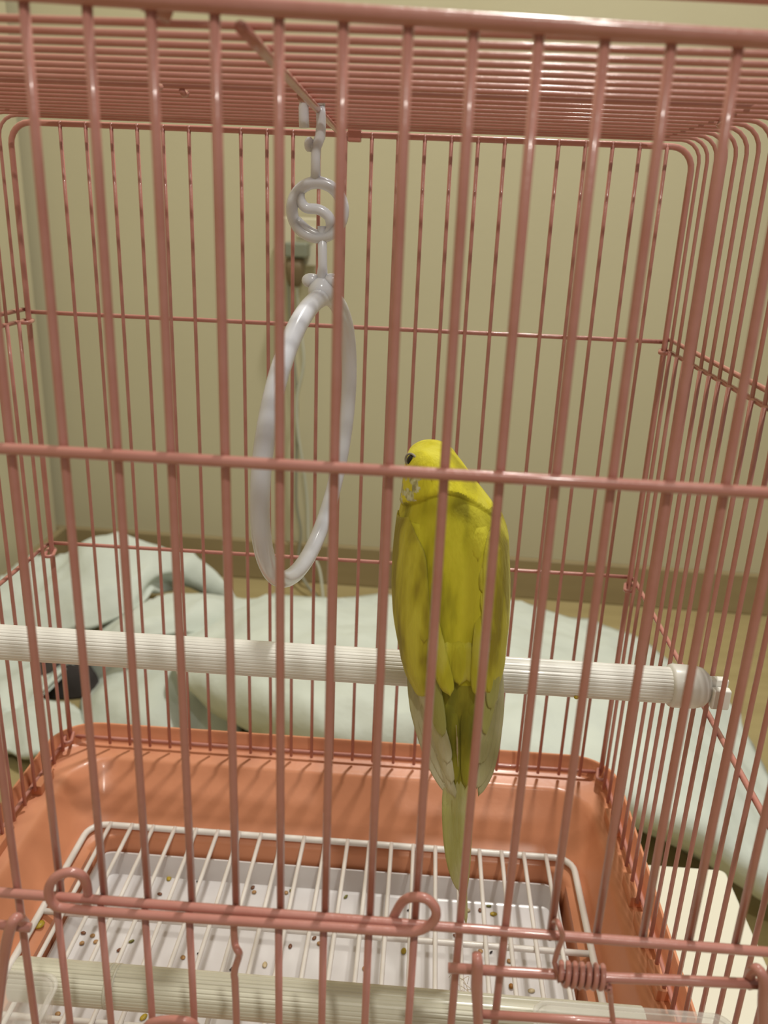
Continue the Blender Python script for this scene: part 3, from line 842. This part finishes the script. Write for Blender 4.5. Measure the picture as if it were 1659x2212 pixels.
for v in sh.data.vertices:
    v.co.y -= 0.0019
sh['label'] = 'white bare feather shaft'

# small contour feathers laid like shingles over mantle and wings
cf = {'pl_back': MB(), 'pl_wing': MB(), 'pl_head': MB()}
zt = (0.2328, 0.09047, -0.1367)[2]
zb_ = (0.2408, 0.08117, -0.1963)[2]
row = 0
z = zb_
while z < BZ[1] - 0.001:
    xc, hw, yc, hd = bodyp(z)
    n_ = int(2 * hw / 0.0040)
    for i in range(n_ + 1):
        x = xc - hw * 0.93 + 2 * hw * 0.93 * (i + (row % 2) * 0.5 + random.uniform(-0.15, 0.15)) / (n_ + 1)
        head = z > collar_z(x)
        if abs(x - xc) > hw * (0.9 if head else 0.78): continue
        if not head and (abs(x - xc) < hw * 0.6 or z > zt - 0.006): continue
        if head and z < collar_z(x) + 0.007: continue
        L = 0.0115 if not head else 0.0060
        if head and (x < ex.x + 0.0045 and abs(z - ex.z) < 0.005): continue
        key = 'pl_head' if head else ('pl_wing' if abs(x - xc) > hw * 0.52 and z < zt - 0.012 else 'pl_back')
        dx = (x - xc) * (-0.06 if not head else 0.12)
        p = [Vector((x + dx * t, surf_y(x + dx * t, z - L * t), z - L * t)) for t in (0, 0.5, 1)]
        lf = (0.00085 if key == 'pl_wing' else 0.00012 if not head else 0.00035) * random.uniform(0.6, 1.3)
        add_blade(cf[key], p, (0.0030 if not head else 0.0019) * random.uniform(0.85, 1.15), lift=lf, tip=0.30, nseg=4, nk=5, bow=0.0003)
    z += 0.0040 if z < zt else 0.0023
    row += 1
for key, mb in cf.items():
    o = put('contour_feathers', mb, M[key], bird)
    o['kind'] = 'stuff'

# feet closed round the perch
for fx in (0.2290, 0.2440):
    ft = MB()
    ft.tube([(fx, 0.112, -0.198), (fx, 0.1165, -0.2055), (fx, 0.118, -0.2108)], [0.0022, 0.0014, 0.0016], 10)
    for dx, a_end, sgn in ((-0.0032, 2.3, 1), (0.0020, 2.4, 1), (-0.0012, 1.25, -1), (0.0036, 1.15, -1)):
        pts, rad = [], []
        for i in range(9):
            t = i / 8
            a = PI / 2 - sgn * (a_end * t)
            rr_ = 0.0076 + 0.0011
            pts.append((fx + dx * min(1, t * 2.2), pc[0] + rr_ * math.cos(a), pc[1] + rr_ * math.sin(a)))
            rad.append(0.00115 if t < 0.8 else 0.0006)
        ft.tube(pts, rad, 8)
    put('foot', ft, M['foot'], bird)

# ------------------------------------------------------------------ seeds and husks
def seed_mesh(L, Wd, H):
    mb = MB()
    rings_ = []
    n = 8
    for i in range(1, n):
        t = i / n
        r = math.sin(PI * t) ** 0.8
        rings_.append([((t - 0.5) * L, r * Wd / 2 * math.cos(2 * PI * k / 10), r * H / 2 * math.sin(2 * PI * k / 10)) for k in range(10)])
    mb.loft(rings_)
    return mb.mesh('seed')
SF = SZ + 0.0009
seeds = [  # position, length, width, angle, colour
 ('tan', [(0.0477, 0.1586, -0.4318), (0.055, 0.1603, -0.4318), (0.0516, 0.1642, -0.4318), (0.1066, 0.1545, -0.4318), (0.1555, 0.207, -0.4318), (0.1808, 0.1712, -0.4318), (0.208, 0.1568, -0.4318), (0.2729, 0.1748, -0.4318), (0.2888, 0.1694, -0.4318), (0.1361, 0.2055, -0.4318), (0.053, 0.1144, -0.4318)], 0.0030, 0.0024, 'tan seed in white tray', 'tan seeds in the tray'),
 ('brown', [(0.0457, 0.1656, -0.4318), (0.0701, 0.156, -0.4318), (0.0797, 0.1983, -0.4318), (0.1345, 0.2091, -0.4318), (0.1646, 0.1677, -0.4318), (0.1772, 0.1452, -0.4318), (0.2588, 0.1843, -0.4318), (0.2795, 0.188, -0.4318), (0.314, 0.188, -0.4318), (0.2741, 0.2049, -0.4318), (0.1774, 0.1747, -0.4318)], 0.0032, 0.0019, 'brown husk in white tray', 'brown husks in the tray'),
 ('olive', [(0.0747, 0.1625, -0.4318), (0.1923, 0.2074, -0.4318), (0.1585, 0.2085, -0.4318), (0.2796, 0.2087, -0.4318)], 0.0036, 0.0015, 'olive husk in white tray', 'olive husks in the tray'),
 ('gold', [(0.0814, 0.2114, -0.4318), (0.2291, 0.1706, -0.4318), (0.2821, 0.2028, -0.4318), (0.097, 0.1166, -0.4318), (0.1122, 0.1183, -0.4318)], 0.0046, 0.0026, 'golden husk in white tray', 'golden husks in the tray'),
 ('pale', [(0.1527, 0.154, -0.4318), (0.2993, 0.1511, -0.4318), (0.2663, 0.2041, -0.4318)], 0.0042, 0.0024, 'cream husk in white tray', 'cream husks in the tray'),
 ('dark', [(0.0998, 0.2102, -0.4318), (0.1148, 0.1578, -0.4318), (0.2311, 0.2006, -0.4318), (0.2789, 0.1745, -0.4318)], 0.0026, 0.0010, 'dark crumb in white tray', 'dark crumbs in the tray')]
WHERE = {   # where each one lies in the tray
 'tan': ['left one of the pair behind the first door bar', 'right one of the pair near the second door bar', 'half hidden above the round pair', 'left of the fourth door bar, nearest the low perch', 'near the back wall of the tray, right of the middle', 'beside a dark husk, two bars right of the kink', 'close to the low perch, below the right door loop', 'far right, behind the hatch post', 'right of the hatch post, above the latch rod', 'touching a brown husk near the back of the tray', 'in front of the low perch at the far left'],
 'brown': ['highest above the pair of tan seeds at left', 'behind the second door bar, orange-tinged', 'under the back edge left of the third bar', 'touching a tan seed near the back of the tray', 'right of the kinked door bar, long and pointed', 'at the edge of the low perch, right of the middle', 'just below the right door loop', 'between the two latch wires, orange-tinged', 'beside the thin spring arm at far right', 'among the down under the tail tip', 'tiny, left of a round tan seed in the middle'],
 'olive': ['left, standing on edge behind the second door bar', 'near the back, left of the right door loop', 'near the back beside a round tan seed', 'just right of the tail tip'],
 'gold': ['back left with a brown speck', 'left of the lowest part of the right door loop', 'largest one, right of the tail tip', 'in front of the low perch, left one of two', 'in front of the low perch, right one of two'],
 'pale': ['just right of the kinked door bar', 'far right above the clear cup', 'under the tail tip'],
 'dark': ['at the back left corner', 'beside the fourth door bar', 'inside the right door loop', 'right of the hatch post'],
}
for colr, pos, L, Wd, lab, grp in seeds:
    me = seed_mesh(L * 1.2, Wd * 1.2, 0.0014)
    for p, wh in zip(pos, WHERE[colr]):
        o = put('seed' if colr in ('tan',) else 'seed_husk', me, M['seed_' + colr], None, loc=(p[0], p[1], SZ + 0.0007))
        o.rotation_euler = (0, 0, random.uniform(0, PI))
        tag(o, lab + ', ' + wh, 'seed', grp)
o = put('seed_husk', seed_mesh(0.0060, 0.0020, 0.0016), M['seed_dark'], None, loc=(*(0.136, 0.15, -0.4318)[:2], SZ + 0.0008)); o.rotation_euler = (0, 0, 0.7)
tag(o, 'long black husk on the white seed tray behind the kinked door bar', 'seed')
o = put('seed', seed_mesh(0.0034, 0.0032, 0.0026), M['seed_amber'], None, loc=(*(0.2884, 0.1524, -0.4318)[:2], SZ + 0.0013))
tag(o, 'glossy amber round seed on the white seed tray above the right cup', 'seed')
o = put('seed_husk', seed_mesh(0.0075, 0.0055, 0.0024), M['seed_gold'], None, loc=(*(0.0314, 0.1457, -0.4078)[:2], -0.4068)); o.rotation_euler = (0, 0, 0.9)
tag(o, 'large golden husk caught on the orange tray ledge at left', 'seed')
pz = (0.2936, 0.112, -0.2241)
o = put('seed_husk', seed_mesh(0.0026, 0.0018, 0.0014), M['seed_gold'], None, loc=(pz[0], 0.1118, -0.2245)); o.rotation_euler = (0.6, 0, 0.1)
tag(o, 'small brown husk stuck to the front of the white perch right of the bird', 'seed')
# wisps of down under the tail tip
dn = MB()
for i in range(11):
    a = Vector((0.2576, 0.12, -0.3434)) + Vector((random.uniform(-0.003, 0.004), random.uniform(-0.004, 0.004), 0))
    a.z = GZ + 0.006 + random.uniform(0, 0.004)
    b = a + Vector((random.uniform(-0.006, 0.012), random.uniform(-0.02, 0.010), -0.003))
    md = (a + b) / 2 + Vector((random.uniform(-0.002, 0.002), 0, 0.004))
    dn.tube(cr([a, md, b], 4), 0.00013, 5)
o = put('down_fluff', dn, M['seed_pale'], None)
tag(o, 'wisp of fine white down caught on the grate under the tail tip', 'feather')

# ------------------------------------------------------------------ quilt behind the cage
def patch(mb, G, sub=9, puff=0.0, seed=0.0, amp=0.008):
    rows_ = [cr(r, sub) for r in G]
    nC = len(rows_[0])
    cols = [cr([rows_[i][k] for i in range(len(rows_))], sub) for k in range(nC)]
    P = []
    for i in range(len(cols[0])):
        r_ = []
        for k in range(nC):
            p = cols[k][i].copy()
            p.x = max(p.x, WL + 0.035)
            n1 = noise.noise(Vector((p.x * 9 + seed, p.y * 9, p.z * 9)))
            n2 = noise.noise(Vector((p.x * 26 + seed, p.y * 26, p.z * 20)))
            n3 = noise.noise(Vector((p.x * 60 + seed, p.y * 60, p.z * 30)))
            n4 = 1 - abs(noise.noise(Vector((p.x * 11 + seed, p.y * 11, p.z * 11 + 3)))) * 2.2
            p.z += amp * 1.2 * n1 + amp * 0.6 * n2 + amp * 0.16 * n3 + 0.010 * max(0, n4) ** 3
            r_.append(p)
        P.append(r_)
    mb.grid(P)
ql = MB()
# main spread to the right
patch(ql, [[(-0.1397, 1.0676, -0.69), (-0.0382, 1.0773, -0.66), (0.0865, 1.0877, -0.66), (0.2121, 1.0982, -0.66), (0.3851, 1.101, -0.66), (0.548, 1.0513, -0.67), (0.6441, 0.9541, -0.69), (0.6881, 0.8503, -0.7)],
           [(-0.123, 0.93, -0.66), (-0.008, 0.9289, -0.62), (0.1054, 0.917, -0.61), (0.2153, 0.9245, -0.61), (0.3518, 0.9134, -0.61), (0.4975, 0.8858, -0.63), (0.6037, 0.8249, -0.66), (0.6826, 0.7445, -0.7)],
           [(-0.0983, 0.8011, -0.64), (0.0156, 0.7528, -0.59), (0.1162, 0.7188, -0.57), (0.22, 0.7207, -0.57), (0.3354, 0.7188, -0.58), (0.46, 0.703, -0.6), (0.571, 0.6781, -0.64), (0.6836, 0.6557, -0.7)],
           [(-0.0296, 0.7325, -0.65), (0.0456, 0.6631, -0.6), (0.1291, 0.6166, -0.57), (0.2236, 0.6094, -0.57), (0.3276, 0.6095, -0.58), (0.4357, 0.5987, -0.6), (0.5362, 0.5623, -0.63), (0.6562, 0.552, -0.69)],
           [(0.0321, 0.7259, -0.69), (0.0791, 0.6638, -0.65), (0.1466, 0.6107, -0.62), (0.2263, 0.6025, -0.62), (0.3295, 0.589, -0.62), (0.4349, 0.574, -0.63), (0.5338, 0.5427, -0.65), (0.6557, 0.5107, -0.7)],
           [(0.0251, 0.7582, -0.735), (0.0781, 0.7437, -0.735), (0.1419, 0.7309, -0.735), (0.228, 0.7212, -0.735), (0.3483, 0.7156, -0.735), (0.4688, 0.6908, -0.735), (0.5723, 0.6293, -0.735), (0.6804, 0.5293, -0.735)]], seed=1.0, amp=0.010)
# tall fold at the left, drooping forward over the others
patch(ql, [[(-0.7151, 1.22, -0.7556), (-0.526, 1.22, -0.6902), (-0.4266, 1.22, -0.6743), (-0.3359, 1.24, -0.6626), (-0.2478, 1.24, -0.6759), (-0.1726, 1.22, -0.7051), (-0.1163, 1.2, -0.754)],
           [(-0.658, 1.14, -0.6873), (-0.4824, 1.14, -0.6417), (-0.3929, 1.13, -0.6265), (-0.3358, 1.13, -0.5828), (-0.2344, 1.13, -0.592), (-0.1486, 1.14, -0.6203), (-0.0798, 1.12, -0.6848)],
           [(-0.605, 1.05, -0.6871), (-0.4597, 1.06, -0.639), (-0.3669, 1.05, -0.6285), (-0.3091, 1.05, -0.5914), (-0.2279, 1.06, -0.6028), (-0.1706, 1.1, -0.6334), (-0.1209, 1.12, -0.6876)],
           [(-0.5658, 0.98, -0.701), (-0.4481, 1.0, -0.661), (-0.3457, 0.98, -0.6444), (-0.2766, 0.98, -0.6236), (-0.2242, 1.0, -0.6253), (-0.2129, 1.08, -0.6419), (-0.1895, 1.16, -0.6764)],
           [(-0.5505, 0.95, -0.7174), (-0.4308, 0.96, -0.6853), (-0.3425, 0.95, -0.6715), (-0.2821, 0.95, -0.656), (-0.2258, 0.98, -0.6428), (-0.2078, 1.05, -0.6517), (-0.2049, 1.14, -0.6828)]], seed=5.0, amp=0.006)
# tongue emerging below it
patch(ql, [[(-0.317, 1.02, -0.7431), (-0.2666, 1.04, -0.7066), (-0.2089, 1.06, -0.6867), (-0.1507, 1.08, -0.6794), (-0.0754, 1.1, -0.691)],
           [(-0.2892, 0.98, -0.6899), (-0.2337, 0.98, -0.649), (-0.1794, 1.0, -0.6305), (-0.117, 1.02, -0.625), (-0.0459, 1.04, -0.6412)],
           [(-0.2417, 0.92, -0.6592), (-0.1973, 0.92, -0.6364), (-0.1461, 0.94, -0.6272), (-0.0939, 0.96, -0.6256), (-0.0332, 0.98, -0.6393)],
           [(-0.2063, 0.9, -0.6656), (-0.1699, 0.9, -0.6459), (-0.1268, 0.92, -0.6487), (-0.0896, 0.94, -0.655), (-0.0441, 0.96, -0.6744)]], seed=9.0, amp=0.004)
# left front layer
patch(ql, [[(-0.572, 0.98, -0.7439), (-0.4451, 0.98, -0.722), (-0.3762, 0.98, -0.7255), (-0.3195, 0.98, -0.7342), (-0.2883, 1.0, -0.7258)],
           [(-0.5363, 0.92, -0.7411), (-0.4152, 0.92, -0.724), (-0.3558, 0.92, -0.7196), (-0.3038, 0.92, -0.7117), (-0.2875, 0.95, -0.7234)],
           [(-0.4669, 0.8, -0.7498), (-0.365, 0.82, -0.7238), (-0.3329, 0.84, -0.7183), (-0.3024, 0.86, -0.7047), (-0.2951, 0.9, -0.7077)],
           [(-0.4481, 0.76, -0.7825), (-0.3661, 0.79, -0.7468), (-0.3405, 0.81, -0.731), (-0.3141, 0.83, -0.7146), (-0.3038, 0.87, -0.7107)]], seed=13.0, amp=0.005)
# lower flap at the far left and the middle hanging fold
patch(ql, [[(-0.4575, 0.78, -0.7665), (-0.3687, 0.82, -0.7553), (-0.3357, 0.84, -0.746), (-0.2933, 0.84, -0.7388), (-0.2505, 0.82, -0.7382)],
           [(-0.4211, 0.72, -0.7589), (-0.3304, 0.75, -0.7282), (-0.2887, 0.76, -0.7168), (-0.2496, 0.76, -0.7138), (-0.2181, 0.76, -0.7224)],
           [(-0.3637, 0.6284, -0.735), (-0.3148, 0.7173, -0.735), (-0.2731, 0.7089, -0.735), (-0.2059, 0.6968, -0.735), (-0.1554, 0.6928, -0.735)]], seed=17.0, amp=0.003)
patch(ql, [[(-0.3139, 0.98, -0.7594), (-0.2766, 1.0, -0.725), (-0.2218, 1.0, -0.7126), (-0.1524, 1.0, -0.7034), (-0.0838, 1.0, -0.7027)],
           [(-0.2907, 0.93, -0.7705), (-0.2319, 0.92, -0.7268), (-0.1659, 0.9, -0.7022), (-0.0988, 0.89, -0.6915), (-0.0427, 0.89, -0.6874)],
           [(-0.2408, 0.82, -0.7453), (-0.187, 0.8, -0.7127), (-0.1267, 0.78, -0.6951), (-0.069, 0.78, -0.7054), (-0.0069, 0.79, -0.7071)],
           [(-0.2149, 0.76, -0.7634), (-0.1714, 0.75, -0.7526), (-0.1162, 0.74, -0.7409), (-0.0561, 0.73, -0.7288), (0.0062, 0.73, -0.7237)]], seed=21.0, amp=0.012)
quilt = put('quilt', ql, M['cloth'], None)
s_ = quilt.modifiers.new('thickness', 'SOLIDIFY')
s_.thickness = 0.010
s_.offset = -1
tag(quilt, 'pale grey-green quilt crumpled on the floor behind the cage', 'blanket')

bd = put('gap_darkener', MB().ball((-0.3126, 0.91, -0.7598), 0.064, (0.95, 0.5, 1.15), 14), mat('charcoal_gap_fill', (0.05, 0.042, 0.04), 0.9, 0.2, col2=(0.07, 0.06, 0.055), nscale=30, bump=0.6, bscale=60), None)  # dark shape added under the quilt so that its deep gap stays dark
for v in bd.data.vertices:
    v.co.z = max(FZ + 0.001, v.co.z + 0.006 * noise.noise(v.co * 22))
tag(bd, 'dark charcoal filler added to darken the gap under the quilt, left of the cage', 'cloth')

# ------------------------------------------------------------------ wall socket, adapter, cables
so = empty('wall_socket', (-0.0159, 1.36, -0.0932), 'cream wall socket on the back wall, half hidden by the swing', 'socket')
a = (-0.0527, 1.352, -0.0463); b = (0.0222, 1.352, -0.1277)
put('face_plate', MB().box(a[0], b[0], 1.345, 1.356, b[2], a[2]), M['plug_white'], so, smooth=False, bevel=0.003)
a = (-0.0196, 1.34, -0.0619); b = (0.0132, 1.34, -0.0798)
put('switch', MB().box(a[0], b[0], 1.340, 1.3452, b[2], a[2]), M['plug_white'], so, smooth=False, bevel=0.002)
a = (-0.0363, 1.3, -0.087); b = (0.0047, 1.3, -0.1119)
ad = put('plug_adapter', MB().box(a[0], b[0], 1.305, 1.3445, b[2], a[2]), M['plug_grey'], None, smooth=False, bevel=0.004)
tag(ad, 'grey-green plug adapter pushed into the wall socket', 'adapter')
ch = empty('charger_plug', (-0.0194, 1.31, -0.132), 'brown charger plug below the grey adapter with two cables hanging to the floor', 'plug')
a = (-0.0347, 1.3, -0.1144); b = (-0.0031, 1.3, -0.1493)
put('plug_body', MB().loft([rrect(a[0] + d, b[0] - d, 1.308 + d, 1.342 - d, 0.006, z, 4) for d, z in ((0.006, b[2] - 0.012), (0.002, b[2]), (0, (a[2] + b[2]) / 2), (0.001, a[2]))]), M['plug_brown'], ch)
put('cable', MB().tube(cr([(-0.016, 1.32, -0.1512), (-0.013, 1.335, -0.22), (-0.004, 1.335, -0.2947), (-0.0165, 1.335, -0.3641), (-0.0144, 1.335, -0.426), (-0.0033, 1.335, -0.4982), (0.0054, 1.335, -0.5727), (0.012, 1.32, -0.6536), (0.0352, 1.3, -0.6928), (0.0493, 1.26, -0.7427)], 8), 0.0030, 8), M['cable_white'], ch)
put('cable', MB().tube(cr([(-0.0308, 1.32, -0.1503), (-0.0289, 1.34, -0.2461), (-0.0183, 1.34, -0.3391), (-0.0168, 1.34, -0.4545), (-0.0172, 1.34, -0.5662), (-0.0069, 1.335, -0.6313), (-0.0079, 1.32, -0.7042), (0.0412, 1.26, -0.7432)], 8), 0.0030, 8), M['cable'], ch)
